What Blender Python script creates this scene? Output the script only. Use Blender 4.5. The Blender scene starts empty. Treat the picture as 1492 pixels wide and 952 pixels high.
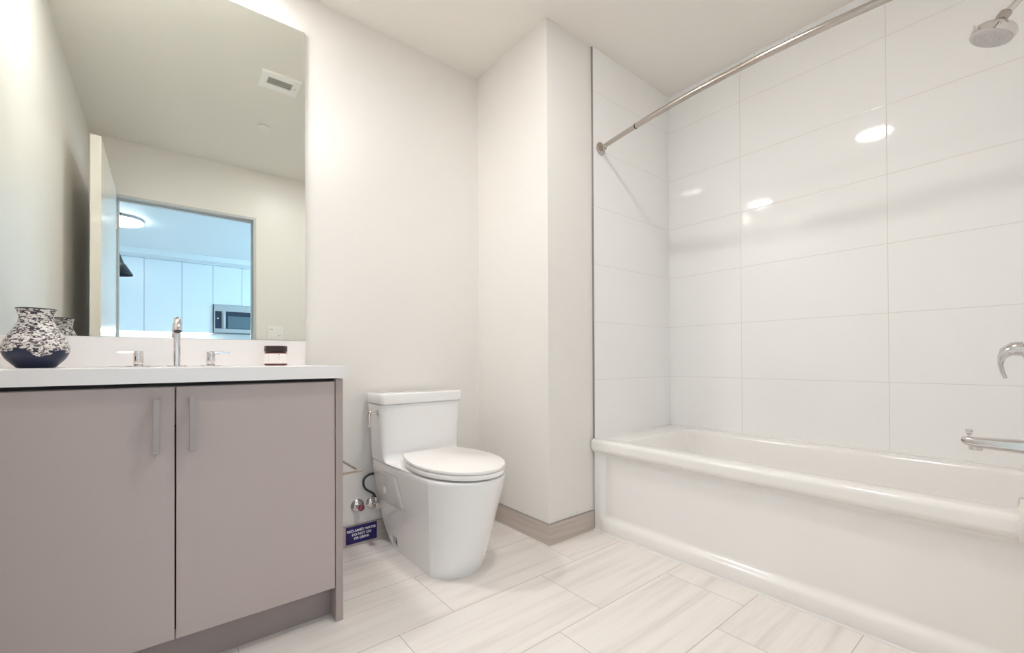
import bpy, bmesh, math, random
from mathutils import Vector, Matrix
from math import pi, sin, cos, sqrt
random.seed(4)
S = bpy.context.scene
COL = S.collection

# ------------------------------------------------------------------ camera
H = 2.5334
cd = bpy.data.cameras.new('camera')
cam = bpy.data.objects.new('camera', cd); COL.objects.link(cam)
FPX = 628.2717
cd.sensor_fit = 'HORIZONTAL'; cd.sensor_width = 36.0
cd.lens = FPX * 36.0 / 1492.0
cd.shift_x = 17.6193 / 1492.0
cd.shift_y = 44.8261 / 1492.0
cd.clip_start = 0.02
r_ = Vector((0.78797551, -0.61569014, -0.00449988))
u_ = Vector((-6.40995678e-04, -8.12879689e-03, 9.99966755e-01))
f_ = Vector((0.61570625, 0.78794643, 0.00679995))
M = Matrix((( r_.x, u_.x, -f_.x, -1.4519), (r_.y, u_.y, -f_.y, -2.0594), (r_.z, u_.z, -f_.z, 0.8836), (0, 0, 0, 1)))
cam.matrix_world = M
S.camera = cam

# ------------------------------------------------------------------ world, exposure
w = bpy.data.worlds.new('sky'); S.world = w; w.use_nodes = True
w.node_tree.nodes['Background'].inputs[0].default_value = (0.50, 0.74, 1.0, 1)
w.node_tree.nodes['Background'].inputs[1].default_value = 1.5
S.view_settings.view_transform = 'Standard'
S.view_settings.look = 'None'
S.view_settings.gamma = 1.0
S.view_settings.use_curve_mapping = False
S.view_settings.exposure = 1.43
LAMP = 55.0           # radiance of the ceiling downlights
KLAMP = 9.6
KFILL_W = 50.0  # power of the added kitchen area lamp
MAXB = dict(diffuse_bounces=10, glossy_bounces=8, max_bounces=16, transmission_bounces=6)
for k, v in MAXB.items():
    try: setattr(S.cycles, k, v)
    except Exception: pass

# area lamp added to light the kitchen with cool daylight, out of view
ld = bpy.data.lights.new('added_kitchen_light', 'AREA'); ld.shape = 'RECTANGLE'
ld.size = 2.0; ld.size_y = 1.5; ld.energy = KFILL_W; ld.color = (0.40, 0.72, 1.0)
lo = bpy.data.objects.new('added_kitchen_light', ld); COL.objects.link(lo)
lo.location = (1.86, -4.35, 1.55); lo.rotation_euler = (0, math.radians(90), 0)

# ------------------------------------------------------------------ materials
def mat(name, col, rough=0.5, metal=0.0, spec=0.5, coat=0.0, emit=None, estr=0.0, ior=None):
    m = bpy.data.materials.new(name); m.use_nodes = True
    b = m.node_tree.nodes['Principled BSDF']
    b.inputs['Base Color'].default_value = (*col, 1)
    b.inputs['Roughness'].default_value = rough
    b.inputs['Metallic'].default_value = metal
    b.inputs['Specular IOR Level'].default_value = spec
    b.inputs['Coat Weight'].default_value = coat
    if emit:
        b.inputs['Emission Color'].default_value = (*emit, 1)
        b.inputs['Emission Strength'].default_value = estr
    return m
def nt(m): return m.node_tree.nodes, m.node_tree.links, m.node_tree.nodes['Principled BSDF']
def math_(N, L, op, a, b=None, c=None):
    n = N.new('ShaderNodeMath'); n.operation = op
    for i, v in enumerate((a, b, c)):
        if v is None: continue
        if isinstance(v, (int, float)): n.inputs[i].default_value = v
        else: L.new(v, n.inputs[i])
    return n.outputs[0]
def mixc(N, L, fac, a, b):
    n = N.new('ShaderNodeMix'); n.data_type = 'RGBA'
    if isinstance(fac, (int, float)): n.inputs[0].default_value = fac
    else: L.new(fac, n.inputs[0])
    for i, v in ((6, a), (7, b)):
        if isinstance(v, tuple): n.inputs[i].default_value = (*v, 1)
        else: L.new(v, n.inputs[i])
    return n.outputs[2]
def world_pos(N):
    return N.new('ShaderNodeNewGeometry').outputs['Position']
def add_bump(m, scale, strength, dist=0.001, detail=2):
    N, L, B = nt(m)
    p = world_pos(N); n = N.new('ShaderNodeTexNoise'); n.inputs['Scale'].default_value = scale; n.inputs['Detail'].default_value = detail
    L.new(p, n.inputs['Vector'])
    b = N.new('ShaderNodeBump'); b.inputs['Strength'].default_value = strength; b.inputs['Distance'].default_value = dist
    L.new(n.outputs[0], b.inputs['Height']); L.new(b.outputs[0], B.inputs['Normal'])
    return m

m_wall = add_bump(mat('wall_paint', (0.81, 0.785, 0.752), 0.36, spec=0.5), 60, 0.12, 0.0015)
m_ceil = add_bump(mat('ceiling_paint', (0.86, 0.825, 0.775), 0.8, spec=0.3), 90, 0.1)
m_doorp = mat('door_paint', (0.80, 0.765, 0.70), 0.2, spec=0.6)
m_frame = mat('frame_paint', (0.55, 0.56, 0.56), 0.3)
m_porc = mat('porcelain', (0.88, 0.87, 0.865), 0.07, spec=0.6, coat=0.3)
m_seat = mat('seat_plastic', (0.90, 0.875, 0.86), 0.18)
m_vent = mat('vent_plastic', (0.95, 0.94, 0.92), 0.4)
m_acryl = mat('tub_acrylic', (0.885, 0.865, 0.845), 0.16, spec=0.5)
m_quartz = mat('quartz', (0.86, 0.83, 0.82), 0.25)
m_chrome = mat('chrome', (0.72, 0.69, 0.68), 0.07, 1.0)
m_nickel = mat('brushed_nickel', (0.52, 0.47, 0.43), 0.2, 1.0)
m_hand = mat('handle_metal', (0.40, 0.345, 0.32), 0.4, 0.35)
m_steel = mat('stainless', (0.60, 0.60, 0.60), 0.28, 0.9)
m_trim = mat('metal_trim', (0.36, 0.33, 0.32), 0.35, 0.6)
m_black = mat('black_metal', (0.012, 0.012, 0.014), 0.35)
m_dark = mat('recess_shade', (0.02, 0.015, 0.014), 0.6)  # near-black that paints shade into the vanity gap and toilet notch
m_rubber = mat('dark_hose', (0.06, 0.055, 0.055), 0.35, 0.5)
m_white = mat('white_plastic', (0.86, 0.85, 0.83), 0.35)
m_grille = mat('grille_grey', (0.50, 0.48, 0.45), 0.5)
m_greyp = mat('grey_print', (0.45, 0.44, 0.46), 0.5)
m_navy = mat('navy_sign', (0.022, 0.012, 0.13), 0.3)
m_wprint = mat('white_print', (0.92, 0.92, 0.92), 0.5)
m_glassdk = mat('dark_glass', (0.01, 0.02, 0.05), 0.05, spec=0.8)
m_glassgr = mat('oven_window', (0.10, 0.15, 0.18), 0.08, spec=0.8)
m_amber = mat('amber_glass', (0.12, 0.025, 0.02), 0.08, spec=0.8)
m_lid = mat('jar_lid', (0.03, 0.016, 0.014), 0.3)
m_label = mat('paper_label', (0.88, 0.84, 0.82), 0.5)
m_kcab = mat('kitchen_cabinet_paint', (0.82, 0.85, 0.88), 0.25)
m_kwall = mat('kitchen_wall_paint', (0.80, 0.82, 0.84), 0.5)
m_kfloor = mat('kitchen_floor_wood', (0.45, 0.36, 0.28), 0.4)
m_emit = mat('lamp_diffuser', (1, 1, 1), 0.5, emit=(1.0, 0.975, 0.95), estr=LAMP)
m_kemit = mat('kitchen_lamp_diffuser', (1, 1, 1), 0.5, emit=(0.93, 0.97, 1.0), estr=KLAMP)
m_strip = mat('under_cabinet_lamp', (1, 1, 1), 0.5, emit=(0.95, 0.98, 1.0), estr=12)
m_redcap = mat('red_cap', (0.30, 0.10, 0.12), 0.2, 0.8)

# window pane
m_pane = bpy.data.materials.new('window_glass'); m_pane.use_nodes = True
_N, _L, _B = nt(m_pane); _B.inputs['Transmission Weight'].default_value = 1; _B.inputs['Roughness'].default_value = 0; _B.inputs['IOR'].default_value = 1.45

# mirror
m_mirror = mat('mirror_silver', (0.775, 0.80, 0.76), 0.0, 1.0)

# cabinet laminate: taupe with a fine speckle
m_cab = mat('taupe_laminate', (0.31, 0.262, 0.243), 0.42, spec=0.45)
N, L, B = nt(m_cab)
n = N.new('ShaderNodeTexNoise'); n.inputs['Scale'].default_value = 700; n.inputs['Detail'].default_value = 3
L.new(world_pos(N), n.inputs['Vector'])
f = math_(N, L, 'MULTIPLY', n.outputs[0], 0.55)
L.new(mixc(N, L, f, (0.505, 0.43, 0.405), (0.41, 0.345, 0.325)), B.inputs['Base Color'])
m_cabp = mat('taupe_panel', (0.40, 0.335, 0.315), 0.4)
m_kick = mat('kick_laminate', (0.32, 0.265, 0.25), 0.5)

# floor tiles: 0.625 x 0.3075 m, every row shifted by a third
def floor_material():
    m = mat('floor_tile', (0.7, 0.65, 0.6), 0.33, spec=0.45)
    N, L, B = nt(m)
    sp = N.new('ShaderNodeSeparateXYZ'); L.new(world_pos(N), sp.inputs[0])
    X, Y = sp.outputs[0], sp.outputs[1]
    v = math_(N, L, 'DIVIDE', math_(N, L, 'ADD', Y, 0.760 + 0.3075 * 30), 0.3075)
    row = math_(N, L, 'FLOOR', v); fv = math_(N, L, 'FRACT', v)
    sh = math_(N, L, 'MULTIPLY', math_(N, L, 'SUBTRACT', row, 30.0), 0.208)
    u = math_(N, L, 'DIVIDE', math_(N, L, 'ADD', math_(N, L, 'SUBTRACT', X, sh), 0.020 + 0.625 * 30), 0.625)
    colm = math_(N, L, 'FLOOR', u); fu = math_(N, L, 'FRACT', u)
    eu = math_(N, L, 'MULTIPLY', math_(N, L, 'MINIMUM', fu, math_(N, L, 'SUBTRACT', 1.0, fu)), 0.625)
    ev = math_(N, L, 'MULTIPLY', math_(N, L, 'MINIMUM', fv, math_(N, L, 'SUBTRACT', 1.0, fv)), 0.3075)
    e = math_(N, L, 'MINIMUM', eu, ev)
    grout = math_(N, L, 'LESS_THAN', e, 0.0013)
    cid = N.new('ShaderNodeCombineXYZ'); L.new(colm, cid.inputs[0]); L.new(row, cid.inputs[1])
    wn = N.new('ShaderNodeTexWhiteNoise'); L.new(cid.outputs[0], wn.inputs['Vector'])
    # streaks along X, each tile cut from another place of the stone
    cs = N.new('ShaderNodeCombineXYZ')
    L.new(math_(N, L, 'ADD', math_(N, L, 'MULTIPLY', X, 1.1), math_(N, L, 'MULTIPLY', wn.outputs['Value'], 37.0)), cs.inputs[0])
    L.new(math_(N, L, 'ADD', math_(N, L, 'MULTIPLY', Y, 22.0), math_(N, L, 'MULTIPLY', wn.outputs['Value'], 91.0)), cs.inputs[1])
    n1 = N.new('ShaderNodeTexNoise'); n1.inputs['Scale'].default_value = 1.0; n1.inputs['Detail'].default_value = 5; n1.inputs['Roughness'].default_value = 0.6; n1.inputs['Distortion'].default_value = 0.25
    L.new(cs.outputs[0], n1.inputs['Vector'])
    cs2 = N.new('ShaderNodeCombineXYZ')
    L.new(math_(N, L, 'MULTIPLY', X, 5.0), cs2.inputs[0]); L.new(math_(N, L, 'MULTIPLY', Y, 160.0), cs2.inputs[1]); L.new(wn.outputs['Value'], cs2.inputs[2])
    n2 = N.new('ShaderNodeTexNoise'); n2.inputs['Scale'].default_value = 1.0; n2.inputs['Detail'].default_value = 3
    L.new(cs2.outputs[0], n2.inputs['Vector'])
    rmp = N.new('ShaderNodeValToRGB'); L.new(n1.outputs[0], rmp.inputs[0])
    cr = rmp.color_ramp; cr.elements[0].position = 0.30; cr.elements[0].color = (0.73, 0.675, 0.64, 1)
    cr.elements[1].position = 0.72; cr.elements[1].color = (0.90, 0.86, 0.83, 1)
    a = cr.elements.new(0.44); a.color = (0.83, 0.78, 0.745, 1)
    b = cr.elements.new(0.52); b.color = (0.87, 0.825, 0.79, 1)
    c1 = mixc(N, L, math_(N, L, 'MULTIPLY', math_(N, L, 'SUBTRACT', n2.outputs[0], 0.35), 0.45), rmp.outputs[0], (0.74, 0.675, 0.635))
    c2 = mixc(N, L, math_(N, L, 'MULTIPLY', wn.outputs['Value'], 0.16), c1, (0.80, 0.755, 0.72))
    c3 = mixc(N, L, grout, c2, (0.52, 0.47, 0.43))
    L.new(c3, B.inputs['Base Color'])
    bp = N.new('ShaderNodeBump'); bp.inputs['Strength'].default_value = 0.35; bp.inputs['Distance'].default_value = 0.001
    L.new(math_(N, L, 'ADD', math_(N, L, 'MULTIPLY', n2.outputs[0], 0.3), math_(N, L, 'MULTIPLY', grout, -1.0)), bp.inputs['Height'])
    L.new(bp.outputs[0], B.inputs['Normal'])
    return m
m_floor = floor_material()
def base_material():
    m = mat('baseboard_tile', (0.5, 0.43, 0.39), 0.4)
    N, L, B = nt(m)
    sp = N.new('ShaderNodeSeparateXYZ'); L.new(world_pos(N), sp.inputs[0])
    c = N.new('ShaderNodeCombineXYZ')
    L.new(math_(N, L, 'MULTIPLY', math_(N, L, 'ADD', sp.outputs[0], sp.outputs[1]), 3.0), c.inputs[0])
    L.new(math_(N, L, 'MULTIPLY', sp.outputs[2], 90.0), c.inputs[1])
    n = N.new('ShaderNodeTexNoise'); n.inputs['Scale'].default_value = 1; n.inputs['Detail'].default_value = 4; L.new(c.outputs[0], n.inputs['Vector'])
    r = N.new('ShaderNodeValToRGB'); L.new(n.outputs[0], r.inputs[0])
    r.color_ramp.elements[0].position = 0.3; r.color_ramp.elements[0].color = (0.46, 0.39, 0.345, 1)
    r.color_ramp.elements[1].position = 0.7; r.color_ramp.elements[1].color = (0.60, 0.53, 0.48, 1)
    L.new(r.outputs[0], B.inputs['Base Color'])
    return m
m_base = base_material()

# glossy white wall tile, 0.61 x 0.305 m, stacked; the joint grid is set in world Y (right wall) or hidden (end walls)
def tile_material(name, axis, off, tw=0.61):
    m = mat(name, (0.84, 0.815, 0.80), 0.045, spec=0.55)
    N, L, B = nt(m)
    sp = N.new('ShaderNodeSeparateXYZ'); L.new(world_pos(N), sp.inputs[0])
    U, Z = sp.outputs[axis], sp.outputs[2]
    def edge(c, o, s):
        q = math_(N, L, 'DIVIDE', math_(N, L, 'ADD', c, o + s * 20), s); fr = math_(N, L, 'FRACT', q)
        return math_(N, L, 'FLOOR', q), math_(N, L, 'MULTIPLY', math_(N, L, 'MINIMUM', fr, math_(N, L, 'SUBTRACT', 1.0, fr)), s)
    iu, eu = edge(U, off, tw); iz, ez = edge(Z, -0.7786, 0.305)
    e = math_(N, L, 'MINIMUM', eu, ez)
    g = math_(N, L, 'LESS_THAN', e, 0.0011)
    cid = N.new('ShaderNodeCombineXYZ'); L.new(iu, cid.inputs[0]); L.new(iz, cid.inputs[1])
    wn = N.new('ShaderNodeTexWhiteNoise'); L.new(cid.outputs[0], wn.inputs['Vector'])
    c = mixc(N, L, math_(N, L, 'MULTIPLY', wn.outputs['Value'], 0.25), (0.905, 0.90, 0.895), (0.89, 0.885, 0.88))
    L.new(mixc(N, L, g, c, (0.70, 0.655, 0.63)), B.inputs['Base Color'])
    L.new(math_(N, L, 'MULTIPLY_ADD', g, 0.5, 0.045), B.inputs['Roughness'])
    # pillowed edge and a very light waviness
    soft = N.new('ShaderNodeMapRange'); soft.inputs[1].default_value = 0; soft.inputs[2].default_value = 0.004; L.new(e, soft.inputs[0])
    nz = N.new('ShaderNodeTexNoise'); nz.inputs['Scale'].default_value = 5.0; nz.inputs['Detail'].default_value = 1; L.new(world_pos(N), nz.inputs['Vector'])
    h = math_(N, L, 'ADD', soft.outputs[0], math_(N, L, 'MULTIPLY', nz.outputs[0], 0.5))
    bp = N.new('ShaderNodeBump'); bp.inputs['Strength'].default_value = 0.25; bp.inputs['Distance'].default_value = 0.001
    L.new(h, bp.inputs['Height']); L.new(bp.outputs[0], B.inputs['Normal'])
    return m
m_tileR = tile_material('wall_tile_long', 1, 1.0098)
m_tileE = tile_material('wall_tile_end', 0, -0.30, 0.80)

# vase glaze
def vase_material():
    m = mat('vase_glaze', (0.02, 0.03, 0.10), 0.33, spec=0.4)
    N, L, B = nt(m)
    P = world_pos(N); sp = N.new('ShaderNodeSeparateXYZ'); L.new(P, sp.inputs[0])
    n = N.new('ShaderNodeTexNoise'); n.inputs['Scale'].default_value = 26; n.inputs['Detail'].default_value = 3; L.new(P, n.inputs['Vector'])
    edge = math_(N, L, 'ADD', sp.outputs[2], math_(N, L, 'MULTIPLY', math_(N, L, 'SUBTRACT', n.outputs[0], 0.5), 0.075))
    up = math_(N, L, 'GREATER_THAN', edge, 0.916)
    mp = N.new('ShaderNodeMapping'); mp.inputs['Scale'].default_value = (1.0, 1.0, 1.9); mp.inputs['Rotation'].default_value = (0.3, 0.4, 0); L.new(P, mp.inputs['Vector'])
    s = N.new('ShaderNodeTexNoise'); s.inputs['Scale'].default_value = 94; s.inputs['Detail'].default_value = 3; s.inputs['Distortion'].default_value = 1.1; L.new(mp.outputs[0], s.inputs['Vector'])
    r = N.new('ShaderNodeValToRGB'); L.new(s.outputs[0], r.inputs[0])
    r.color_ramp.elements[0].position = 0.425; r.color_ramp.elements[0].color = (0.03, 0.03, 0.05, 1)
    r.color_ramp.elements[1].position = 0.525; r.color_ramp.elements[1].color = (0.72, 0.70, 0.67, 1)
    a = r.color_ramp.elements.new(0.475); a.color = (0.25, 0.18, 0.17, 1)
    L.new(mixc(N, L, up, (0.008, 0.014, 0.042), r.outputs[0]), B.inputs['Base Color'])
    bp = N.new('ShaderNodeBump'); bp.inputs['Strength'].default_value = 0.6; bp.inputs['Distance'].default_value = 0.002
    L.new(math_(N, L, 'MULTIPLY', r.outputs[0], up), bp.inputs['Height']); L.new(bp.outputs[0], B.inputs['Normal'])
    return m
m_vase = vase_material()
m_towel = add_bump(mat('terry_cloth', (0.86, 0.82, 0.79), 0.95, spec=0.1), 500, 0.8, 0.003)

# ------------------------------------------------------------------ mesh helpers
def box(bm, x0, x1, y0, y1, z0, z1, bev=0.0, seg=2, mi=0):
    vs = [bm.verts.new((x, y, z)) for x in (x0, x1) for y in (y0, y1) for z in (z0, z1)]
    fs = [bm.faces.new([vs[i] for i in q]) for q in ((0, 1, 3, 2), (4, 6, 7, 5), (0, 4, 5, 1), (2, 3, 7, 6), (0, 2, 6, 4), (1, 5, 7, 3))]
    for f in fs: f.material_index = mi
    if bev > 0:
        es = list({e for f in fs for e in f.edges})
        bmesh.ops.bevel(bm, geom=es, offset=bev, segments=seg, profile=0.5, affect='EDGES')
    return bm
def frame_of(d):
    d = Vector(d).normalized(); a = Vector((0, 0, 1)) if abs(d.z) < 0.9 else Vector((1, 0, 0))
    x = a.cross(d).normalized(); y = d.cross(x); return x, y
def rings(bm, rs, close=True, cap0=True, cap1=True, mi=0):
    R = [[bm.verts.new(p) for p in r] for r in rs]
    n = len(R[0])
    for a, b in zip(R, R[1:]):
        for i in range(n if close else n - 1):
            j = (i + 1) % n
            f = bm.faces.new((a[i], a[j], b[j], b[i])); f.material_index = mi
    if cap0: bm.faces.new(list(reversed(R[0]))).material_index = mi
    if cap1: bm.faces.new(R[-1]).material_index = mi
    return bm
def cyl(bm, p0, p1, r0, r1=None, n=32, bev=0.0, mi=0):
    p0, p1 = Vector(p0), Vector(p1); r1 = r0 if r1 is None else r1
    d = p1 - p0; x, y = frame_of(d); L_ = d.length; d.normalize()
    prof = [(0, r0), (L_, r1)]
    if bev: prof = [(0, r0 - bev), (bev * .3, r0 - bev * .3), (bev, r0), (L_ - bev, r1), (L_ - bev * .3, r1 - bev * .3), (L_, r1 - bev)]
    return rings(bm, [[p0 + d * t + (x * cos(2 * pi * i / n) + y * sin(2 * pi * i / n)) * r for i in range(n)] for t, r in prof], mi=mi)
def lathe(bm, c, axis, prof, n=48, cap0=True, cap1=True, mi=0):
    c = Vector(c); d = Vector(axis).normalized(); x, y = frame_of(d)
    return rings(bm, [[c + d * t + (x * cos(2 * pi * i / n) + y * sin(2 * pi * i / n)) * max(r, 1e-4) for i in range(n)] for t, r in prof], cap0=cap0, cap1=cap1, mi=mi)
def smooth_path(pts, k=8):
    pts = [Vector(p) for p in pts]; out = []
    P = [pts[0] * 2 - pts[1]] + pts + [pts[-1] * 2 - pts[-2]]
    for i in range(1, len(P) - 2):
        for j in range(k):
            t = j / k; a, b, c, d = P[i - 1:i + 3]
            out.append(0.5 * ((2 * b) + (c - a) * t + (2 * a - 5 * b + 4 * c - d) * t * t + (3 * b - a - 3 * c + d) * t ** 3))
    out.append(pts[-1]); return out
def tube(bm, pts, r, n=16, caps=True, mi=0):
    pts = [Vector(p) for p in pts]; R = []
    rr = r if isinstance(r, (list, tuple)) else [r] * len(pts)
    x = None
    for i, p in enumerate(pts):
        d = (pts[min(i + 1, len(pts) - 1)] - pts[max(i - 1, 0)]).normalized()
        if x is None: x, y = frame_of(d)
        else:
            x = (x - d * x.dot(d)).normalized(); y = d.cross(x)
        R.append([p + (x * cos(2 * pi * k / n) + y * sin(2 * pi * k / n)) * rr[i] for k in range(n)])
    return rings(bm, R, cap0=caps, cap1=caps, mi=mi)
def prism(bm, poly, z0, z1, bev=0.0, mi=0):
    """poly: xy outline extruded from z0 to z1, optional rounded top/bottom by inset rings"""
    c = Vector((sum(p[0] for p in poly) / len(poly), sum(p[1] for p in poly) / len(poly), 0))
    def ring(z, ins):
        out = []
        for p in poly:
            v = Vector((p[0], p[1], 0)) - c; l = v.length
            q = c + v * (max(l - ins, 0) / l); out.append((q.x, q.y, z))
        return out
    if bev: rs = [ring(z0, bev), ring(z0 + bev * .3, bev * .3), ring(z0 + bev, 0), ring(z1 - bev, 0), ring(z1 - bev * .3, bev * .3), ring(z1, bev)]
    else: rs = [ring(z0, 0), ring(z1, 0)]
    return rings(bm, rs, mi=mi)
def rrect(x0, x1, y0, y1, r, k=6):
    out = []
    for cx, cy, a in ((x1 - r, y1 - r, 0), (x0 + r, y1 - r, 90), (x0 + r, y0 + r, 180), (x1 - r, y0 + r, 270)):
        for i in range(k + 1):
            t = math.radians(a + 90 * i / k); out.append((cx + r * cos(t), cy + r * sin(t)))
    return out
def sstep(a, b, x):
    t = max(0, min(1, (x - a) / (b - a))); return t * t * (3 - 2 * t)

# ------------------------------------------------------------------ object helpers
ROOTLOC = {}
def finish(bm, name, mats, parent=None, smooth=True, loc=None, angle=35):
    bmesh.ops.recalc_face_normals(bm, faces=bm.faces[:])
    off = Vector((0, 0, 0))
    if parent is not None: off = ROOTLOC[parent.name]
    elif loc is not None: off = Vector(loc)
    bmesh.ops.translate(bm, verts=bm.verts[:], vec=-off)
    me = bpy.data.meshes.new(name); bm.to_mesh(me); bm.free()
    for m in (mats if isinstance(mats, (list, tuple)) else [mats]): me.materials.append(m)
    if smooth:
        me.polygons.foreach_set('use_smooth', [True] * len(me.polygons))
        me.set_sharp_from_angle(angle=math.radians(angle))
    o = bpy.data.objects.new(name, me); COL.objects.link(o)
    if parent is not None: o.parent = parent
    elif loc is not None: o.location = loc
    ROOTLOC[o.name] = off
    return o
def B_(): return bmesh.new()
def thing(name, label, cat, loc, group=None):
    o = bpy.data.objects.new(name, None); COL.objects.link(o); o.location = loc; o.empty_display_size = 0.05
    o['label'] = label; o['category'] = cat
    if group: o['group'] = group
    ROOTLOC[o.name] = Vector(loc); return o
def tag(o, label, cat, group=None):
    o['label'] = label; o['category'] = cat
    if group: o['group'] = group
    return o
def struct(name, bm, m, label=None, cat=None, **k):
    o = finish(bm, name, m, **k); o['kind'] = 'structure'
    if label: o['label'] = label; o['category'] = cat
    return o
def part(parent, name, bm, m, label=None, **k):
    o = finish(bm, name, m, parent=parent, **k)
    if label: o['label'] = label
    return o
def text_part(parent, name, lines, size, origin, xdir, ydir, m, depth=0.0006, spacing=1.25):
    """lettering as a thin mesh, centred lines"""
    cu = bpy.data.curves.new(name, 'FONT'); cu.body = '\n'.join(lines); cu.size = size; cu.align_x = 'CENTER'; cu.align_y = 'CENTER'
    cu.space_line = spacing * 0.8; cu.extrude = depth; cu.offset = size * 0.022
    t = bpy.data.objects.new('text_tmp', cu); COL.objects.link(t)
    dg = bpy.context.evaluated_depsgraph_get(); me = bpy.data.meshes.new_from_object(t.evaluated_get(dg))
    bpy.data.objects.remove(t); me.name = name
    xd, yd = Vector(xdir).normalized(), Vector(ydir).normalized(); zd = xd.cross(yd)
    off = ROOTLOC[parent.name]
    for v in me.vertices: v.co = Vector(origin) + xd * v.co.x + yd * v.co.y + zd * v.co.z - off
    me.materials.clear(); me.materials.append(m)
    o = bpy.data.objects.new(name, me); COL.objects.link(o); o.parent = parent; return o

# key dimensions
XL, YD = -1.87, -2.18            # left wall, door wall
SH = -0.577                      # front of the shaft / far end of the tub alcove
XR = 1.056                       # tiled long wall of the tub
YN = -2.10                       # near end of the tub alcove
OPL, OPR, OPZ = -1.722, -0.838, 2.10

# ------------------------------------------------------------------ structure
b = B_(); box(b, XL - .12, 1.2, YD - .12, .12, -.1, 0); struct('floor', b, m_floor, 'pale stone look floor tiles laid in staggered rows', 'floor', smooth=False)
b = B_(); box(b, XL - .12, 1.2, YD - .12, .12, H, H + .1); struct('ceiling', b, m_ceil, 'flat painted bathroom ceiling', 'ceiling', smooth=False)
b = B_(); box(b, XL - .12, 0.0, 0, .12, 0, H); struct('wall_back', b, m_wall, 'off white painted wall behind mirror and toilet', 'wall', smooth=False)
b = B_(); box(b, XL - .12, XL, YD - .12, 0, 0, H); struct('wall_left', b, m_wall, 'off white wall seen only in the mirror', 'wall', smooth=False)
b = B_(); box(b, 0, 1.2, SH, .12, 0, H); struct('wall_shaft', b, m_wall, 'boxed out wall corner between toilet and bathtub', 'wall', smooth=False)
b = B_(); box(b, .3275, XR, SH - .008, SH, .470, H); struct('wall_alcove_far', b, m_tileE, 'white glossy tiles on the far end wall of the tub alcove', 'wall', smooth=False)
b = B_(); box(b, XR, 1.2, YD - .12, SH, 0, H); struct('wall_right', b, m_tileR, 'long white glossy tiled wall along the bathtub', 'wall', smooth=False)
b = B_(); box(b, .30, XR, YD, YN, 0, H); struct('wall_alcove_near', b, m_tileE, 'tiled near end wall of the tub alcove', 'wall', smooth=False)
b = B_()
box(b, XL, OPL - .02, YD - .12, YD, 0, H); box(b, OPR + .02, XR, YD - .12, YD, 0, H); box(b, OPL - .02, OPR + .02, YD - .12, YD, OPZ + .02, H)
struct('wall_front', b, m_wall, 'wall with the doorway, seen in the mirror', 'wall', smooth=False)
# metal edge of the tile
b = B_(); box(b, .3235, .3275, SH - .0095, SH, .474, H - .001); struct('trim_1', b, m_trim, 'thin grey metal edge strip beside the tub tiles', 'trim', smooth=False)
# baseboards
def bb(name, *a):
    b = B_(); box(b, *a, 0, .098); o = struct(name, b, m_base, smooth=False)
    x0, x1, y0, y1 = a; c = B_()
    box(c, x0, x1, y0, y1, .0985, .1005); struct(name.replace('baseboard', 'trim'), c, m_trim, smooth=False)
bb('baseboard_back', -.966, -.008, -.008, 0)
bb('baseboard_shaft_side', -.008, 0, SH - .008, 0)
bb('baseboard_shaft_front', 0, .322, SH - .008, SH)
bb('baseboard_front', OPR + .05, .295, YD, YD + .008)
bb('baseboard_left', XL, XL + .008, -2.12, -.57)
# white caulk line along tub
b = B_(); box(b, .3095, .3260, YN, SH - .007, 0, .0036); struct('trim_caulk', b, m_seat, 'white caulk bead at the foot of the tub', 'trim', smooth=False)

# door frame and open door
b = B_()
for s_, xe in ((-1, OPL), (1, OPR)):
    a, c = sorted((xe, xe + s_ * .0198)); box(b, a, c, YD - .118, YD + .004, 0, OPZ + .0198)
    a, c = sorted((xe - s_ * .001, xe - s_ * .012)); box(b, a, c, YD - .085, YD - .05, 0, OPZ - .013)
box(b, OPL + .0002, OPR - .0002, YD - .118, YD + .004, OPZ, OPZ + .0198)
box(b, OPL + .001, OPR - .001, YD - .085, YD - .05, OPZ - .012, OPZ - .0005)
struct('door_1', b, m_frame, 'painted frame of the doorway, seen in the mirror', 'door frame', smooth=False)
t = thing('door_2', 'cream door leaf standing open beside the left wall, seen in the mirror', 'door', (-1.745, -1.68, 0)); t['kind'] = 'structure'
b = B_(); box(b, -1.768, -1.722, -2.15, -1.185, .008, 2.135, .002, 1); part(t, 'door_panel', b, m_doorp)
for s, x in ((1, -1.722), (-1, -1.768)):
    b = B_(); cyl(b, (x, -1.245, .96), (x + s * .008, -1.245, .96), .027, bev=.002); cyl(b, (x + s * .008, -1.245, .96), (x + s * .045, -1.245, .96), .009)
    tube(b, [(x + s * .045, -1.240, .96), (x + s * .047, -1.28, .96), (x + s * .047, -1.36, .96)], .0085, 12); part(t, 'door_handle', b, m_nickel)
b = B_()
for z in (.25, 1.05, 1.9): cyl(b, (-1.722, -2.158, z - .045), (-1.722, -2.158, z + .045), .006, n=12)
part(t, 'hinge', b, m_nickel)

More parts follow.
